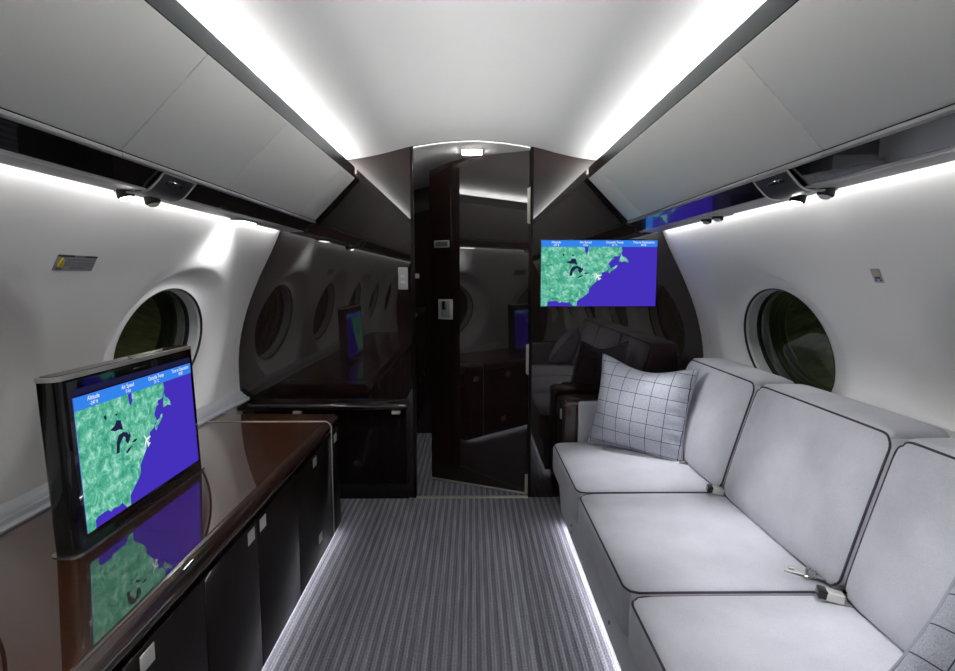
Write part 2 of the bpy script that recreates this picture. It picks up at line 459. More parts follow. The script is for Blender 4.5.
# local +y points ... cabin side decided below
def door_part(name, u0, u1, z0, z1, m, dep=.006, r=.003):
    return M().rbox((u0, -.001, z0), (u1, dep, z1), r).build(name, m, dr, loc=(0, 0, 0))
door_part('edge_trim', 0, L, .006, .016, silver_m, .003, .001)
pl = door_part('latch_plate', L - .145, L - .052, .96, 1.075, silver_m, .006, .004)
M().rbox((L - .128, .004, .972), (L - .072, .008, 1.064), .003).build('recess', mat('latch_grey', rgb(140, 142, 140), .35, metal=.5), dr, loc=(0, 0, 0))
M().rbox((L - .112, .006, 1.015), (L - .085, .022, 1.065), .004).build('latch_lever', chrome_m, dr, loc=(0, 0, 0))
pp = door_part('pull_plate', L - .125, L - .03, 1.365, 1.405, silver_m, .006, .005)
M().rbox((L - .116, .005, 1.371), (L - .04, .008, 1.399), .003).build('pull_recess', mat('pull_grey', rgb(96, 104, 100), .4), dr, loc=(0, 0, 0))
for z0, z1 in ((1.48, 1.66), (.68, .84), (.02, .12)):
    h = M().rbox((-.012, .000, z0), (.008, .010, z1), .002)
    h.lathe([(.005, z0 - .004), (.005, z1 + .004)], (-.006, .008, 0), 10)
    h.build('hinge', mat('hinge_metal', rgb(214, 210, 196), .35, metal=.6) if 'hinge_metal' not in bpy.data.materials else bpy.data.materials['hinge_metal'], dr, loc=(0, 0, 0))

# wall plate on left bulkhead
t = thing('control_plate', 'silver two button control plate on dark wood beside the doorway', 'switch plate', (-.36, YF, 1.195))
M().rbox((-.386, YF - .008, 1.135), (-.335, YF, 1.25), .006).build('plate', mat('plate_silver', rgb(186, 188, 186), .35, metal=.3), t)
for z in (1.175, 1.205):
    M().rbox((-.373, YF - .012, z - .008), (-.350, YF - .007, z + .006), .002).build('button', mat('button_pale', rgb(214, 214, 210), .4) if z < 1.18 else bpy.data.materials['button_pale'], t)

# ledge on left bulkhead
t = thing('folding_ledge', 'dark glossy wood ledge with rounded edge across the left bulkhead', 'ledge', (-.78, 2.86, .51))
prof = [(YF, .54), (2.845, .54)] + [(2.845 - .02 * math.sin(a), .52 + .02 * math.cos(a)) for a in [math.pi * i / 10 for i in range(1, 10)]] + [(2.845, .50), (YF, .50)]
M().prism(prof, -1.225, -.345, 'x').build('top', wood_v, t)
for x in (-.917, -.40):
    M().rbox((x - .022, 2.825, .484), (x + .022, 2.85, .501), .003).build('catch', silver_m, t)
M().rbox((-.385, 2.828, .507), (-.352, 2.85, .534), .004).build('end_fitting', chrome_m, t)
t = thing('lower_bulkhead_panel', 'dark glossy lower panel under the wood ledge beside the doorway', 'panel', (-.78, 2.88, 0))
M().rbox((-1.16, 2.882, .085), (-.352, YF, .495), .003).build('panel_face', wood_front, t)
M().rbox((-1.16, 2.888, .0), (-.345, YF, .08), .002).build('kickboard', dark_m, t)

# ------------------------------------------------------------------ overhead: bins, panels, strips
BX, BZ, BX2, BZ2 = .592, 1.697, .80, 1.486
YE = 2.862
def bin_poly(side, g=0):
    p = [(BX - g, BZ + g * .2), (BX2 - g * .75, BZ2 - g * .9), (BX2 + .012, BZ2 - .010 - g), (.93, 1.475 - g), (.95, 1.60), (.74, BZ + .02 + g * .2)]
    return [(x * side, z) for x, z in p]
def overhead_bin(side, y0, y1, label):
    ym = (y0 + y1) / 2
    t = thing('overhead_bin', label, 'overhead bin', (side * .8, ym, 1.5), group='overhead bins')
    g = .0011
    m = M()
    p = [(.62, 1.70), (.815, 1.492), (.93, 1.478), (.95, 1.60), (.74, 1.70)]
    M().prism([(x * side, z) for x, z in p], y0 + .004, y1 - .004).build('bin_shell', dark_m, t)
    # door: padded slab in the bin plane
    dx, dz = BX2 - BX, BZ2 - BZ; Ln = math.hypot(dx, dz); nx, nz = -dz / Ln, dx / Ln
    def fn(w):
        return (side * (BX + dx / Ln * w[0] + nx * w[2]), w[1], BZ + dz / Ln * w[0] + nz * w[2])
    M().rbox((0, y0 + g, -.0), (Ln, y1 - g, .018), .003, 2, 2, fn=fn).build('bin_door', bin_m, t)
    def fl(w): return (side * w[0], w[1], w[2])
    M().rbox((BX2 - .004, y0 + g, BZ2 - .012), (BX2 + .014, y1 - g, BZ2 - .002), .003, fn=fl).build('lower_lip', strip_m, t)
for a, b, lb in ((-3.18, -.25, 'long grey overhead bin on the left, at the rear end of the cabin'),
                 (-.25, 1.30, 'large grey overhead bin at upper left, nearest the camera'),
                 (1.30, 1.84, 'grey overhead bin on the left above the round window'),
                 (1.84, 2.59, 'grey overhead bin on the left, second from the dark bulkhead'),
                 (2.59, YE, 'narrow grey overhead bin at the far left end beside the dark bulkhead')):
    overhead_bin(-1, a, b, lb)
for a, b, lb in ((-3.18, -.25, 'long grey overhead bin on the right, at the rear end of the cabin'),
                 (-.25, 1.28, 'large grey overhead bin at upper right, nearest the camera'),
                 (1.28, 2.62, 'long grey overhead bin on the right above the sofa'),
                 (2.62, YE, 'narrow grey overhead bin at the far right above the wall television')):
    overhead_bin(1, a, b, lb)
for i, sd in enumerate((-1, 1)):
    # smoked metal strip between bins and cove
    pr = [(.597, 1.697), (.592, 1.700), (.592, 1.753), (.595, 1.756), (.599, 1.753)]
    struct(M().prism([(x * sd, z) for x, z in pr], YB, YE), 'trim_%d' % (7 + i), trim_m)
    struct(M().prism(bin_poly(sd, .010), YE, YF + .001), 'trim_%d' % (9 + i), wood_front)
    nm = 'left' if sd < 0 else 'right'
    t = thing('cove_light', 'bright white light strip in the ceiling cove above the %s bins' % nm, 'light strip', (sd * .63, 0, 1.74), group='ceiling cove lights')
    M().prism([(x * sd, z) for x, z in ((.60, 1.726), (.715, 1.726), (.715, 1.733), (.60, 1.733))], YB + .02, YE).build('channel', strip_m, t)
    M().prism([(x * sd, z) for x, z in ((.700, 1.734), (.706, 1.734), (.706, 1.776), (.700, 1.776))], YB + .02, YE - .005).build('light_tube', cove_led, t)
    t = thing('service_panel', 'glossy black overhead service panel along the %s wall under the bins' % nm, 'service panel', (sd * .87, 0, 1.46), group='overhead service panels')
    pr = [(.815, 1.479), (.861, 1.433), (.868, 1.440), (.822, 1.486)]
    M().prism([(x * sd, z) for x, z in pr], YB + .02, YE).build('gloss_panel', psu_m, t)
    pr = [(.860, 1.432), (.866, 1.428), (.884, 1.429), (.886, 1.431), (.890, 1.429), (.955, 1.429), (.957, 1.434), (.866, 1.438)]
    M().prism([(x * sd, z) for x, z in pr], YB + .02, YE).build('edge_strip', strip_m, t)
    t = thing('wall_wash_light', 'bright white light strip washing down the %s wall under the bins' % nm, 'light strip', (sd * .98, 0, 1.45), group='wall wash lights')
    M().prism([(x * sd, z) for x, z in ((.959, 1.440), (.969, 1.440), (.969, 1.446), (.959, 1.446))], YB + .02, YE - .005).build('light_tube', wash_led, t)
    M().prism([(x * sd, z) for x, z in ((.952, 1.447), (.985, 1.447), (.982, 1.452), (.952, 1.452))], YB + .02, YE).build('channel', strip_m, t)

rim_m = mat('rim_pale', rgb(196, 194, 188), .35)
def reading_unit(side, y, lit, label, w=.17):
    """drop-down curved panel with silver rim, two swivel lamps"""
    t = thing('reading_light_unit', label, 'reading light', (side * .87, y, 1.44), group='reading light units')
    arc = [(.811, 1.474), (.824, 1.459), (.838, 1.444), (.852, 1.431), (.868, 1.424), (.890, 1.422)]
    arc = smooth_prof(arc, 4)
    sl = -.045     # the panel's ends are raked
    m = M(); n = len(arc); vs = []
    for k in range(2):
        for dz in (0, .006):
            for x, z in arc:
                yy = y + (k - .5) * w + 0 * sl
                vs.append((side * x, yy, z + dz))
    fs = []
    for i in range(n - 1):
        fs += [(i, i+1, 2*n+i+1, 2*n+i), (n+i, n+i+1, 3*n+i+1, 3*n+i), (i, i+1, n+i+1, n+i), (2*n+i, 2*n+i+1, 3*n+i+1, 3*n+i)]
    fs += [(0, n, 3*n, 2*n), (n-1, 2*n-1, 4*n-1, 3*n-1)]
    m.add(vs, fs); body = m.build('cover', unit_m, t)
    rim = [(side * x, y - w/2, z) for x, z in arc[::-1]] + [(side * x, y + w/2, z) for x, z in arc]
    rim = [(side * .945, y - w/2, 1.425)] + rim
    M().tube(rim, .0030).build('rim', rim_m, t)
    M().rbox(tuple(min(a, b) for a, b in zip((side*.823, y-.045, 1.450), (side*.834, y+.035, 1.462))), tuple(max(a, b) for a, b in zip((side*.823, y-.045, 1.450), (side*.834, y+.035, 1.462))), .002).build('slot', black_m, t)
    for dy, on in ((-w*.42, lit[0]), (w*.32, lit[1])):
        ax = Vector((-side * .25, .05, -1)).normalized()
        lamp = M().lathe([(.012, -.014), (.020, -.012), (.021, .006), (.018, .010)], (side * .925, y + dy, 1.420), 20, ax).build('lamp', rubber_m, t)
        M().lathe([(.0150, .004), (.0150, .012), (.012, .016), (.006, .018)], (side * .925, y + dy, 1.420), 20, ax).build('lens', lens_led if on else silver_m, lamp)
reading_unit(-1, 1.58, (1, 0), 'black reading light unit with silver rim above the left wall monitor')
reading_unit(1, 1.53, (0, 1), 'black reading light unit with silver rim above the middle of the sofa')
t = thing('reading_light', 'pair of small dark swivel reading lamps in the right service panel by the wall television', 'reading light', (.90, 2.12, 1.43))
M().rbox((.868, 2.02, 1.423), (.950, 2.22, 1.430), .003).build('base_plate', strip_m, t)
for y, z0 in ((2.07, 1.424), (2.17, 1.424)):
    lamp = M().lathe([(.010, -.004), (.019, -.002), (.020, .010), (.016, .013)], (.915, y, z0), 20, (-.3, -.2, -1)).build('lamp', rubber_m, t)
    M().lathe([(.013, .010), (.013, .0165)], (.915, y, z0), 20, (-.3, -.2, -1)).build('lens', silver_m, lamp)
# slim lit lamp module on the left
t = thing('wall_lamp', 'slim bright lamp in the left service panel above the round window', 'lamp', (-.93, 2.3, 1.428))
M().rbox((-.950, 2.20, 1.422), (-.900, 2.42, 1.430), .003).build('housing', strip_m, t)
M().rbox((-.945, 2.23, 1.419), (-.908, 2.36, 1.424), .002).build('lens', lens_led, t)

# ------------------------------------------------------------------ floor lights
for sd, x, y0, y1, lb in ((-1, .665, -.5, 2.50, 'thin white light strip along the carpet under the wood credenza'), (1, .462, .66, 2.55, 'thin white light strip along the carpet under the sofa')):
    t = M().rbox(tuple(min(a, b) for a, b in zip((sd*x, y0, .030), (sd*(x+.012), y1, .036))), tuple(max(a, b) for a, b in zip((sd*x, y0, .030), (sd*(x+.012), y1, .038))), .001).build('floor_light', floor_led)
    tag(t, lb, 'light strip', 'floor light strips')

# ------------------------------------------------------------------ credenza
CX, CE, CI = -.630, 2.54, 2.40
cr = thing('credenza', 'long low glossy zebra wood credenza along the left wall', 'credenza', (-.9, 1.0, 0))
prof = [(-1.18, .56), (-.66, .56)] + [(-.66 + .032 * math.sin(a), .528 + .032 * math.cos(a)) for a in [math.pi * i / 14 for i in range(1, 14)]] + [(-.66, .496), (-1.18, .496)]
flat = [(-1.18, .56), (-.661, .56), (-.661, .496), (-1.18, .496)]
for a, b, nm in ((-.6, CI - .0015, ''), (CI + .0015, CE, 'end_')):
    M().prism(flat, a, b).build(nm + 'top', wood_top, cr)
    M().prism(prof[1:-1], a, b).build(nm + 'front_edge', wood_edge, cr)
M().rbox((-1.18, -.6, .05), (CX - .012, CE - .004, .496), .003).build('carcass', dark_m, cr)
M().rbox((-1.18, -.6, 0), (-.70, CE - .03, .05), .002).build('plinth', dark_m, cr)
seams = [-.6, .10, .62, .92, 1.23, 1.55, 1.92, CI]
for a, b in zip(seams, seams[1:]):
    d = M().rbox((CX - .014, a + .0015, .03), (CX, b - .0015, .497), .002).build('door', wood_front, cr)
    for (ly, lz) in ((1.505, .465), (1.592, .465), (2.14, .465), (2.19, .125), (1.0, .465)):
        if a < ly < b: M().rbox((CX - .002, ly - .024, lz - .019), (CX + .0015, ly + .024, lz + .019), .002).build('latch', silver_m, d)
d = M().rbox((CX - .014, CI + .0015, .03), (CX, CE, .497), .002).build('end_panel', wood_front, cr)
M().rbox((CX - .002, 2.446, .446), (CX + .0015, 2.494, .484), .002).build('latch', silver_m, d)
inl = [(-1.178, .561), (-.70, .561), (-.66, .561)] + [(-.66 + .033 * math.sin(a), .528 + .033 * math.cos(a)) for a in [math.pi * i / 14 for i in range(1, 9)]] + [(CX + .001, .49), (CX + .001, .03)]
M().tube([(x, CI, z) for x, z in inl], .0028, False, 6).build('inlay_strip', silver_m, cr)
mp = [(-1.24, .552), (-1.178, .552), (-1.176, .566), (-1.184, .572), (-1.192, .572), (-1.197, .582), (-1.206, .584), (-1.212, .594), (-1.226, .602), (-1.245, .606)]
struct(M().prism(mp, -.6, 2.87), 'trim_1', mould_m)

# ------------------------------------------------------------------ map screens
def text_mesh(body, size, bold=0):
    cu = bpy.data.curves.new('txt', 'FONT'); cu.body = body; cu.size = size; cu.align_x = 'CENTER'; cu.align_y = 'CENTER'; cu.offset = bold
    o = bpy.data.objects.new('txt', cu); COL.objects.link(o)
    bpy.context.view_layer.update()
    me = bpy.data.meshes.new_from_object(o.evaluated_get(bpy.context.evaluated_depsgraph_get()))
    m = M().add([v.co[:] for v in me.vertices], [tuple(p.vertices) for p in me.polygons])
    bpy.data.objects.remove(o); bpy.data.curves.remove(cu); bpy.data.meshes.remove(me); return m
def tri(m):
    me = bpy.data.meshes.new('t'); return m
LAND = [(12,97),(640,97),(648,128),(636,148),(622,168),(602,170),(575,170),(535,174),(502,186),(474,222),(510,212),(534,214),(540,228),(530,252),(546,250),(558,260),(540,268),(528,284),(510,292),(490,298),(478,310),(482,335),(462,352),(438,358),(425,372),(410,388),(398,385),(386,400),(402,402),(392,420),(382,432),(390,452),(368,472),(335,488),(312,503),(298,520),(296,560),(268,560),(258,535),(238,528),(215,535),(182,528),(160,535),(142,520),(105,512),(80,522),(64,530),(62,562),(12,562)]
NOVA = [(535,282),(560,262),(585,255),(598,240),(612,240),(606,256),(580,276),(560,286),(552,302),(540,300)]
NEWF = [(622,212),(632,175),(640,145),(648,170),(672,178),(692,200),(696,218),(682,214),(666,208),(646,212)]
ANTI = [(552,186),(580,184),(586,190),(566,194)]
BAY = [(352,97),(380,97),(380,132),(368,150),(356,138)]
LAKES = [[(208,216),(240,205),(256,186),(284,192),(296,236),(270,228),(238,228)],
         [(234,322),(242,276),(260,250),(292,244),(322,254),(336,286),(318,304),(302,284),(308,270),(290,264),(272,270),(262,290),(256,322)],
         [(322,268),(338,256),(344,276),(330,284)],
         [(296,334),(318,322),(348,318),(330,330),(308,340)], [(346,306),(364,296),(392,298),(376,308)],
         [(176,152),(190,148),(196,166),(184,168)], [(252,160),(268,158),(266,168),(254,168)]]
def _plane(cx, cy, a, k):
    P = [(0, 1), (.10, .75), (.10, .28), (.95, -.20), (.95, -.36), (.10, -.12), (.08, -.62), (.36, -.84), (.36, -.96), (0, -.86)]
    P = P + [(-x, y) for x, y in P[-2:0:-1]]; c, s_ = math.cos(R(a)), math.sin(R(a))
    return [(cx + k * (x * c + y * s_), cy - k * (-x * s_ + y * c)) for x, y in P]
PLANE = _plane(458, 326, -35, 34)
def map_screen(parent, w, h, x0, z0, yf):
    """screen w x h with lower-left corner x0,z0 in parent's local XZ plane, facing -y"""
    def uv(p, off): return (x0 + (p[0] - 12) / 908 * w, yf - off, z0 + (562 - p[1]) / 516 * h)
    def poly(pts, name, m, off, par):
        bm = bmesh.new(); f = bm.faces.new([bm.verts.new(uv(p, off)) for p in pts])
        bmesh.ops.triangulate(bm, faces=[f]); bm.verts.index_update()
        g = M().add([v.co[:] for v in bm.verts], [[v.index for v in q.verts] for q in bm.faces]); bm.free()
        return g
    scr = M().rbox((x0, yf - .0008, z0), (x0 + w, yf + .002, z0 + h), .0005, 1).build('screen', sea_m, parent, loc=(0, 0, 0))
    g = M()
    for P in (LAND, NOVA, NEWF, ANTI): g.merge(poly(P, '', None, .0012, scr))
    g.build('map_land', land_m, scr, 0, loc=(0, 0, 0))
    poly(BAY, '', None, .0016, scr).build('map_bay', sea_m, scr, 0, loc=(0, 0, 0))
    g = M()
    for P in LAKES: g.merge(poly(P, '', None, .0016, scr))
    g.build('map_lakes', lake_m, scr, 0, loc=(0, 0, 0))
    poly(PLANE, '', None, .0020, scr).build('aircraft_mark', white_m, scr, 0, loc=(0, 0, 0))
    poly([(12, 46), (920, 46), (920, 97), (12, 97)], '', None, .0016, scr).build('header_bar', bar_m, scr, 0, loc=(0, 0, 0))
    k = h / 516
    for cx, a, b in ((128, 'Altitude', '-247 ft'), (358, 'Air Speed', '0 kts'), (585, 'Outside Temp', '25 °C'), (812, 'Time to Destination', '00:00')):
        g = M()
        for s, zz, sz in ((a, 62, 25), (b, 83, 20)):
            tm = text_mesh(s, sz * k, .0001)
            c = uv((cx, zz), .0021)
            g.add([(c[0] + v[0] * (.92 if len(s) < 15 else .82) * (w / h) / 1.76, c[1], c[2] + v[1]) for v in tm.v], tm.f)
        g.build('header_text', white_m, scr, 0, loc=(0, 0, 0))
tv = thing('wall_television', 'wall television on the dark right bulkhead showing a green and blue flight map', 'television', (.36, YF, 1.046))
M().rbox((-.004, -.006, -.004), (.612, .0, .350), .002).build('case', black_m, tv, loc=(0, 0, 0))
map_screen(tv, .606, .343, .001, .001, -.0066)

# pop-up monitor on the credenza
MW, MH, MT = .598, .418, .055
mn = thing('pop_up_monitor', 'slim black pop-up monitor with silver cap rising from the wood credenza', 'monitor', (-.908, 1.212, .561), (R(-2), 0, R(90)))
def stadium(x0, x1, y0, y1, r, k=6):
    P = []
    for cx, cy, a0 in ((x1 - r, y1 - r, 0), (x0 + r, y1 - r, 90), (x0 + r, y0 + r, 180), (x1 - r, y0 + r, 270)):
        for i in range(k + 1):
            a = R(a0 + 90 * i / k); P.append((cx + r * math.cos(a), cy + r * math.sin(a)))
    return P
M().prism(stadium(0, MW, 0, MT, .016), .0, MH - .012, 'z').build('casing', black_m, mn, loc=(0, 0, 0))
M().prism(stadium(-.002, MW + .002, -.002, MT + .002, .018), MH - .012, MH - .001, 'z').build('top_cap', silver_m, mn, loc=(0, 0, 0))
M().prism(stadium(.006, MW - .006, .006, MT - .006, .012), MH - .002, MH + .0005, 'z').build('cap_veneer', wood_arm, mn, loc=(0, 0, 0))
M().rbox((.026, -.0012, .022), (MW - .018, .004, MH - .018), .0008).build('glass_front', mat('screen_glass', rgb(8, 8, 12), .1, coat=1), mn, loc=(0, 0, 0))
M().rbox((.036, -.0016, .364), (MW - .030, .003, .380), .0004, 1).build('screen_border', edge_m, mn, loc=(0, 0, 0))
map_screen(mn, MW - .070, .325, .038, .036, -.0016)
M().rbox((.275, -.003, .389), (.345, .002, .3925), .001).build('badge_line', chrome_m, mn, loc=(0, 0, 0))
o = M().prism([(x - .004 if False else x, y) for x, y in stadium(-.008, MW + .008, -.008, MT + .008, .022)], -.003, .003, 'z').build('slot_collar', chrome_m, mn, loc=(0, 0, 0))

# ------------------------------------------------------------------ sofa
sf = thing('sofa', 'light grey three seat sofa with dark piping along the right wall', 'sofa', (.8, 1.65, 0))
SY = [.72, 1.335, 2.0, 2.645]
pr = [(.420, .26), (.438, .05), (.50, .045), (1.13, .045), (1.18, .26)]
M().prism(pr, .70, 2.60).build('base', skirt_m, sf)
M().rbox((.53, .70, 0), (1.10, 2.58, .05), .003).build('plinth', dark_m, sf)
for y in (2.28, 1.62):
    for z in (.13, .10) if y > 2 else (.12,):
        M().lathe([(.007, 0), (.006, .003)], (.4305, y, z), 12, (-1, 0, .08)).build('snap', mat('snap_grey', rgb(110, 112, 118), .4) if 'snap_grey' not in bpy.data.materials else bpy.data.materials['snap_grey'], sf)
def loop_on(m, axis, sgn, n=40):
    h = m._h; j, k = (axis + 1) % 3, (axis + 2) % 3; pts = []
    C4 = [(-1, -1), (1, -1), (1, 1), (-1, 1)]
    for (a, b), (c, d) in zip(C4, C4[1:] + C4[:1]):
        for i in range(n):
            # denser near corners
            u = .5 - .5 * math.cos(math.pi * i / n)
            p = [0, 0, 0]; p[axis] = sgn * h[axis]; p[j] = h[j] * (a + (c - a) * u); p[k] = h[k] * (b + (d - b) * u)
            pts.append(m._rnd(p))
    return pts
def fillet(a, b, c0, c1, h0, h1, rc, both=True):
    u, v = a - c0, b - c1
    if not both and u > 0: return a, b
    p, q = (abs(u) - (h0 - rc)) / rc, (abs(v) - (h1 - rc)) / rc
    if p > 0 and q > 0:
        k = max(p, q) / math.hypot(p, q); p *= k; q *= k
        a = c0 + math.copysign(h0 - rc + p * rc, u); b = c1 + math.copysign(h1 - rc + q * rc, v)
    return a, b
def shear(w):
    x, y, z = w
    return (x + (z - .392) * .29 * max(0, 1 - (x - .93) / .30), y, z)
for a, b in zip(SY, SY[1:]):
    fs = lambda w: (lambda q: (q[0], q[1], w[2]))(fillet(w[0], w[1], .6885, (a + b) / 2, .2965, (b - a) / 2 - .001, .05, False))
    m = M().rbox((.392, a + .001, .245), (.985, b - .001, .392), .028, 5, 14, (0, 0, .016), fn=fs)
    c = m.build('seat_cushion', fabric_m, sf, 60)
    M().tube([fs(p) for p in loop_on(m, 2, 1)], .0032, True, 6).build('piping', piping_m, c, 60)
BYs = [.66, 1.315, 1.985, 2.63]
for a, b in zip(BYs, BYs[1:]):
    fb = lambda w: shear((lambda q: (w[0], q[0], q[1]))(fillet(w[1], w[2], (a + b) / 2, .6015, (b - a) / 2 - .001, .2135, .048)))
    m = M().rbox((.925, a + .001, .388), (1.20, b - .001, .815), .032, 5, 14, (.034, 0, .008), fn=fb)
    c = m.build('back_cushion', fabric_m, sf, 60)
    M().tube([fb(p) for p in loop_on(m, 0, -1)], .0032, True, 6).build('piping', piping_m, c, 60)
M().prism([(1.06, .24), (1.175, .24), (1.205, .76), (1.15, .76)], .68, 2.62).build('back_frame', skirt_m, sf)
ar = M().rbox((.462, 2.655, .03), (1.19, 2.86, .585), .012, 3).build('far_armrest', wood_arm, sf)
M().rbox((.450, 2.652, .03), (.520, 2.87, .575), .010, 3).build('wood_end', wood_arm, ar)
M().rbox((.448, 2.66, .515), (.512, 2.664, .521), .001).build('chrome_line', chrome_m, ar)
M().rbox((.444, 2.70, .49), (.452, 2.72, .54), .002).build('latch', silver_m, ar)
M().rbox((.522, 2.632, .38), (1.10, 2.66, .592), .012, 3, 4).build('side_pad', fabric_m, ar)
ar = M().rbox((.462, .50, .03), (1.19, .70, .585), .012, 3).build('near_armrest', wood_arm, sf)
M().rbox((.522, .69, .38), (1.05, .718, .592), .012, 3, 4).build('side_pad', fabric_m, ar)

cord_m = mat('pillow_cord', rgb(150, 153, 163), .9, spec=.1)
# pillows ----------------------------------------------------------------
def pillow(name, label, w, h, tk, loc, rot, seed, chop=.035):
    rnd = random.Random(seed); N = 36
    t = thing(name, label, 'pillow', loc, rot, 'checked throw pillows')
    vs = []; fs = []
    ph = [rnd.uniform(0, 6.28) for _ in range(6)]
    def shape(u, v, sg):
        x = u * (1 - .085 * (1 - v * v)) * w / 2; z = v * (1 - .085 * (1 - u * u)) * h / 2
        z -= chop * max(0, v) ** 3 * (1 - u * u) ** 2
        e = max(0, (1 - abs(u) ** 2.4)) ** .62 * max(0, (1 - abs(v) ** 2.4)) ** .62
        y = sg * tk / 2 * e
        # tucks running in from the edges
        edge = math.exp(-((1 - abs(u)) / .22) ** 2)
        y += sg * .012 * (edge if u > 0 else edge * .4) * math.sin(v * 23 + u * 3 + ph[0]) * (1 - v * v) * e ** .3 + sg * .004 * math.sin(u * 5 + v * 3 + ph[1]) * e
        return (x, y, z)
    for sg in (-1, 1):
        o = len(vs)
        for i in range(N + 1):
            for j in range(N + 1):
                u = math.sin(math.pi / 2 * (2 * i / N - 1)); v = math.sin(math.pi / 2 * (2 * j / N - 1))
                vs.append(shape(u, v, sg))
        for i in range(N):
            for j in range(N):
                q = (o+i*(N+1)+j, o+(i+1)*(N+1)+j, o+(i+1)*(N+1)+j+1, o+i*(N+1)+j+1)
                fs.append(q if sg < 0 else q[::-1])
    m = M().add(vs, fs); bm = bmesh.new()
    me = bpy.data.meshes.new('x'); me.from_pydata(m.v, [], m.f); bm.from_mesh(me); bmesh.ops.remove_doubles(bm, verts=bm.verts, dist=1e-5); bm.verts.index_update()
    m2 = M().add([v.co[:] for v in bm.verts], [[v.index for v in f.verts] for f in bm.faces]); bm.free(); bpy.data.meshes.remove(me)
    m2.build('cover', plaid_m, t, 75, loc=(0, 0, 0))
    edge = []
    for (a, b), (c, d) in (((-1, -1), (1, -1)), ((1, -1), (1, 1)), ((1, 1), (-1, 1)), ((-1, 1), (-1, -1))):
        for i in range(30):
            u = a + (c - a) * i / 30; v = b + (d - b) * i / 30
            x = u * (1 - .085 * (1 - v * v)) * w / 2; z = v * (1 - .085 * (1 - u * u)) * h / 2
            z -= chop * max(0, v) ** 3 * (1 - u * u) ** 2
            edge.append((x * 1.005, 0, z * 1.005))
    M().tube(edge, .0042, True, 6).build('corded_edge', cord_m, t, 75, loc=(0, 0, 0))
    return t
pillow('throw_pillow', 'grey windowpane check throw pillow leaning at the far end of the sofa', .445, .43, .21, (.772, 2.468, .603), (R(-13), R(4), R(-37)), 3)
pillow('throw_pillow', 'grey windowpane check throw pillow at the near end of the sofa, lower right corner', .44, .42, .22, (.905, .735, .545), (R(-38), R(12), R(-62)), 5)

# seat belts --------------------------------------------------------------
def buckle(x, y, rz, label):
    t = thing('belt_buckle', label, 'seat belt buckle', (x, y, .40), (0, R(8), rz), 'seat belt buckles')
    M().rbox((-.030, -.016, .0), (.026, .016, .024), .005, 3).build('housing', buckle_m, t, loc=(0, 0, 0))
    M().rbox((-.033, -.0165, .0015), (-.012, .0165, .0245), .004).build('mouth', black_m, t, loc=(0, 0, 0))
    M().rbox((.02, -.014, -.004), (.07, .014, .004), .002).build('webbing', web_m, t, loc=(0, 0, 0))
buckle(.905, 1.965, R(-12), 'nickel seat belt buckle at the seam between far and middle seat cushions')
buckle(.893, 1.285, R(-18), 'nickel seat belt buckle at the seam between middle and near seat cushions')
def tongue(x, y, rz, label):
    t = thing('belt_tongue', label, 'seat belt tongue', (x, y, .397), (0, R(-3), rz), 'seat belt tongues')
    for b in (((-.052, -.015, .003), (-.044, .015, .006)), ((-.026, -.015, .003), (-.004, .015, .006)), ((-.048, -.015, .003), (-.02, -.008, .006)), ((-.048, .008, .003), (-.02, .015, .006))):
        pass
    m = M()
    m.rbox((-.052, -.015, .004), (-.042, .015, .007), .001).rbox((-.028, -.015, .004), (.0, .015, .007), .001)
    m.rbox((-.046, -.015, .004), (-.024, -.007, .007), .001).rbox((-.046, .007, .004), (-.024, .015, .007), .001)
    m.build('blade', buckle_m, t, loc=(0, 0, 0))
    M().tube([(0, -.026, .008), (0, .026, .008), (.022, .028, .010), (.022, -.028, .010)], .0032, True).build('adjuster', chrome_m, t, loc=(0, 0, 0))
    M().rbox((.004, -.021, .004), (.055, .021, .009), .002).build('webbing', web_m, t, loc=(0, 0, 0))
tongue(.905, 1.405, R(-35), 'nickel seat belt tongue lying on the middle seat cushion')
tongue(.905, 2.31, R(-25), 'nickel seat belt tongue on the far seat cushion by the checked pillow')

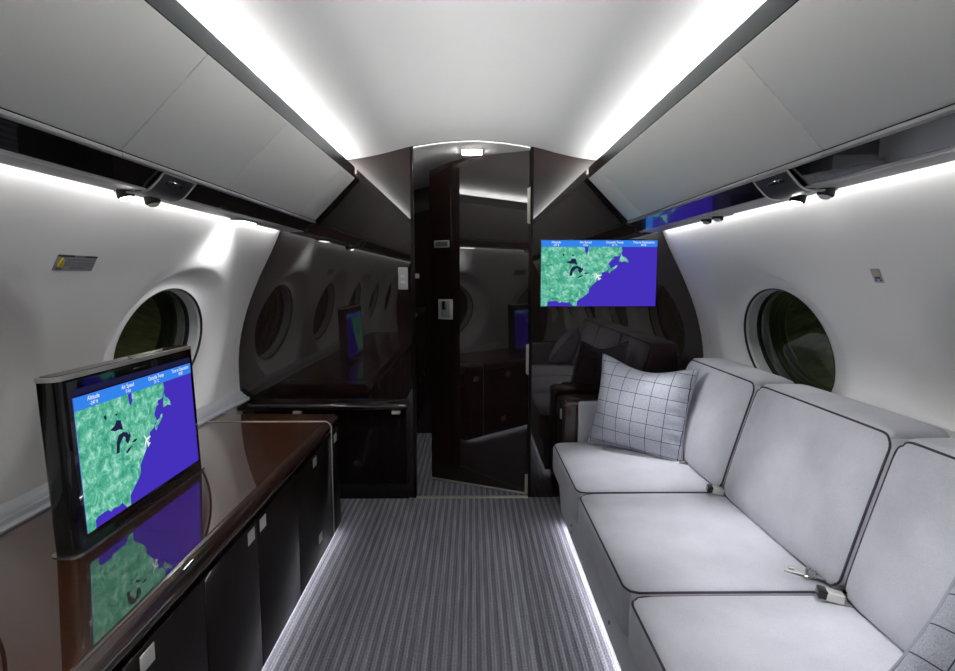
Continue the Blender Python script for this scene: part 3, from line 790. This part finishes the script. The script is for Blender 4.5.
# placards ------------------------------------------------------------------
def wall_frame(side, y, z):
    t = min(ARC, key=lambda a: abs(a[1][1] - z))[0]; p = surf(t); tg = (surf(t + .01) - surf(t - .01)).normalized()
    return Vector((p[0] * side, y, p[1])), Vector((tg[0] * side, 0, tg[1])), Vector((-tg[1] * side, 0, tg[0]))
def placard(side, y, z, w, h, label, kind):
    P, U, N = wall_frame(side, y, z)
    X = Vector((0, -side, 0))                 # reading direction seen from the aisle
    t = thing('placard', label, 'placard', tuple(P))
    def q(a, b, off): return P + X * a + U * b + N * off
    def rect(a0, b0, a1, b1, off, name, m, par=t):
        vs = [q(a, b, o) for o in (off - .0012, off) for a, b in ((a0, b0), (a1, b0), (a1, b1), (a0, b1))]
        return M().add(vs, [(0, 1, 2, 3), (4, 5, 6, 7), (0, 1, 5, 4), (1, 2, 6, 5), (2, 3, 7, 6), (3, 0, 4, 7)]).build(name, m, par, 0)
    grey = mat('placard_grey' + kind, rgb(140, 140, 148) if kind == 'l' else rgb(176, 176, 190), .45)
    ink = bpy.data.materials.get('placard_ink') or mat('placard_ink', rgb(24, 24, 28), .5)
    yel = bpy.data.materials.get('placard_yellow') or mat('placard_yellow', rgb(214, 196, 40), .5)
    blu = bpy.data.materials.get('placard_blue') or mat('placard_blue', rgb(40, 62, 130), .5)
    plate = rect(-w/2, -h/2, w/2, h/2, .003, 'plate', grey)
    if kind == 'l':
        rect(-w/2, h*.38, -w*.10, h*.5, .0034, 'black_band', ink); rect(w*.16, h*.38, w/2, h*.5, .0034, 'black_band', ink)
        # life-vest pictogram
        pts = [(-w*.41, -h*.26), (-w*.415, .0), (-w*.40, h*.18), (-w*.375, h*.26), (-w*.35, h*.18), (-w*.335, 0), (-w*.34, -h*.26)]
        M().tube([q(a, b, .0035) for a, b in pts], .0035, False, 6).build('vest_pictogram', yel, t)
        g = M()
        for s, a, b, sz in (('LIFE VEST', -w*.375, -h*.40, .008), ('WARNING', w*.03, h*.42, .010), ('FOR FLIGHT OVER WATER EACH SEAT IS', w*.10, h*.20, .0095), ('EQUIPPED WITH A LIFE VEST UNDER THE SEAT', w*.10, h*.02, .0095), ('REMOVE COVER AND PULL STRAP TO USE VEST', w*.10, -h*.15, .0095), ('FASTEN BEFORE EXIT', w*.10, -h*.32, .0095)):
            sz *= .76; tm = text_mesh(s, sz); kx = 1 if len(s) < 24 else .78
            g.add([q(a + v[0]*kx, b + v[1], .0036) for v in tm.v], tm.f)
        g.build('lettering', ink, t, 0)
    else:
        tr = M().add([q(-w*.16, -h*.06, .0038), q(w*.30, -h*.06, .0038), q(w*.02, h*.14, .0038), q(-w*.12, h*.36, .0038)], [(0, 1, 2, 3)]); tr.build('yellow_mark', yel, t, 0)
        rect(-w*.28, -h*.20, w*.30, -h*.07, .0036, 'blue_band', blu)
        for a in (-.34, .20):
            rect(w*a, -h*.36, w*(a+.16), -h*.26, .0036, 'arrow_mark', ink)
placard(-1, 1.535, 1.238, .150, .046, 'grey safety placard with black band and yellow pictogram on left wall', 'l')
placard(1, 1.50, 1.203, .034, .042, 'small grey square placard with yellow and blue mark on right wall', 'r')

# outside -----------------------------------------------------------------
g = M()
for sd in (-1, 1):
    pr = [(2.2, -1.6), (5, -1.6), (8, -.9), (12, 1.6), (16, 5.0)]
    g.strip([(x * sd, z) for x, z in pr], -14, 34, 12)
struct(g, 'ground', grass_m, 60)
w = bpy.data.worlds.new('night'); SC.world = w; w.use_nodes = True
w.node_tree.nodes['Background'].inputs[0].default_value = (.06, .07, .06, 1); w.node_tree.nodes['Background'].inputs[1].default_value = .1

# lamps ---------------------------------------------------------------------
def spot(loc, target, power, size, blend=.8, name='reading_and_fill_light', rad=.012):
    l = bpy.data.lights.new(name, 'SPOT'); l.energy = power; l.spot_size = R(size); l.spot_blend = blend; l.shadow_soft_size = rad
    l.color = (.97, .97, 1)
    o = bpy.data.objects.new(name, l); COL.objects.link(o); o.location = loc
    o.rotation_euler = (Vector(target) - Vector(loc)).to_track_quat('-Z', 'Y').to_euler(); return o
for y, ty in ((1.60, 1.64), (2.16, 2.22), (1.07, 1.12)):
    spot((.925, y, 1.395), (.70, ty, .40), 38, 42, 1)
for y, ty in ((1.51, 1.62), (2.28, 2.28), (1.05, 1.15)):       # fill spots added at left to brighten the sofa back
    spot((-.90, y, 1.395), (1.02, ty, .60), 62, 24, 1)
spot((-.87, 2.30, 1.38), (-1.12, 2.30, 1.20), 8, 95, 1, rad=.05)

for nm, loc, pw in (('grass_fill_light', (-5.5, 9.5, 2.2), 300), ('grass_fill_light', (6.0, 5.5, 2.4), 620)):  # unseen point lights added to brighten the grass outside the windows
    l = bpy.data.lights.new(nm, 'POINT'); l.energy = pw; l.color = (1, .97, .85); l.shadow_soft_size = .2
    o = bpy.data.objects.new(nm, l); COL.objects.link(o); o.location = loc

# camera ---------------------------------------------------------------------
cam = bpy.data.cameras.new('camera'); co = bpy.data.objects.new('camera', cam); COL.objects.link(co)
cam.sensor_width = 36; cam.lens = 550 / 955 * 36; cam.clip_start = .02
co.location = (0, 0, EYE); co.rotation_euler = (R(90 - 6.0718), 0, R(-.5698)); SC.camera = co
SC.view_settings.view_transform = 'Standard'; SC.view_settings.look = 'None'
SC.view_settings.exposure = 0; SC.view_settings.gamma = 1
try: SC.view_settings.use_curve_mapping = False
except Exception: pass
SC.cycles.max_bounces = 12; SC.cycles.diffuse_bounces = 6; SC.cycles.glossy_bounces = 6
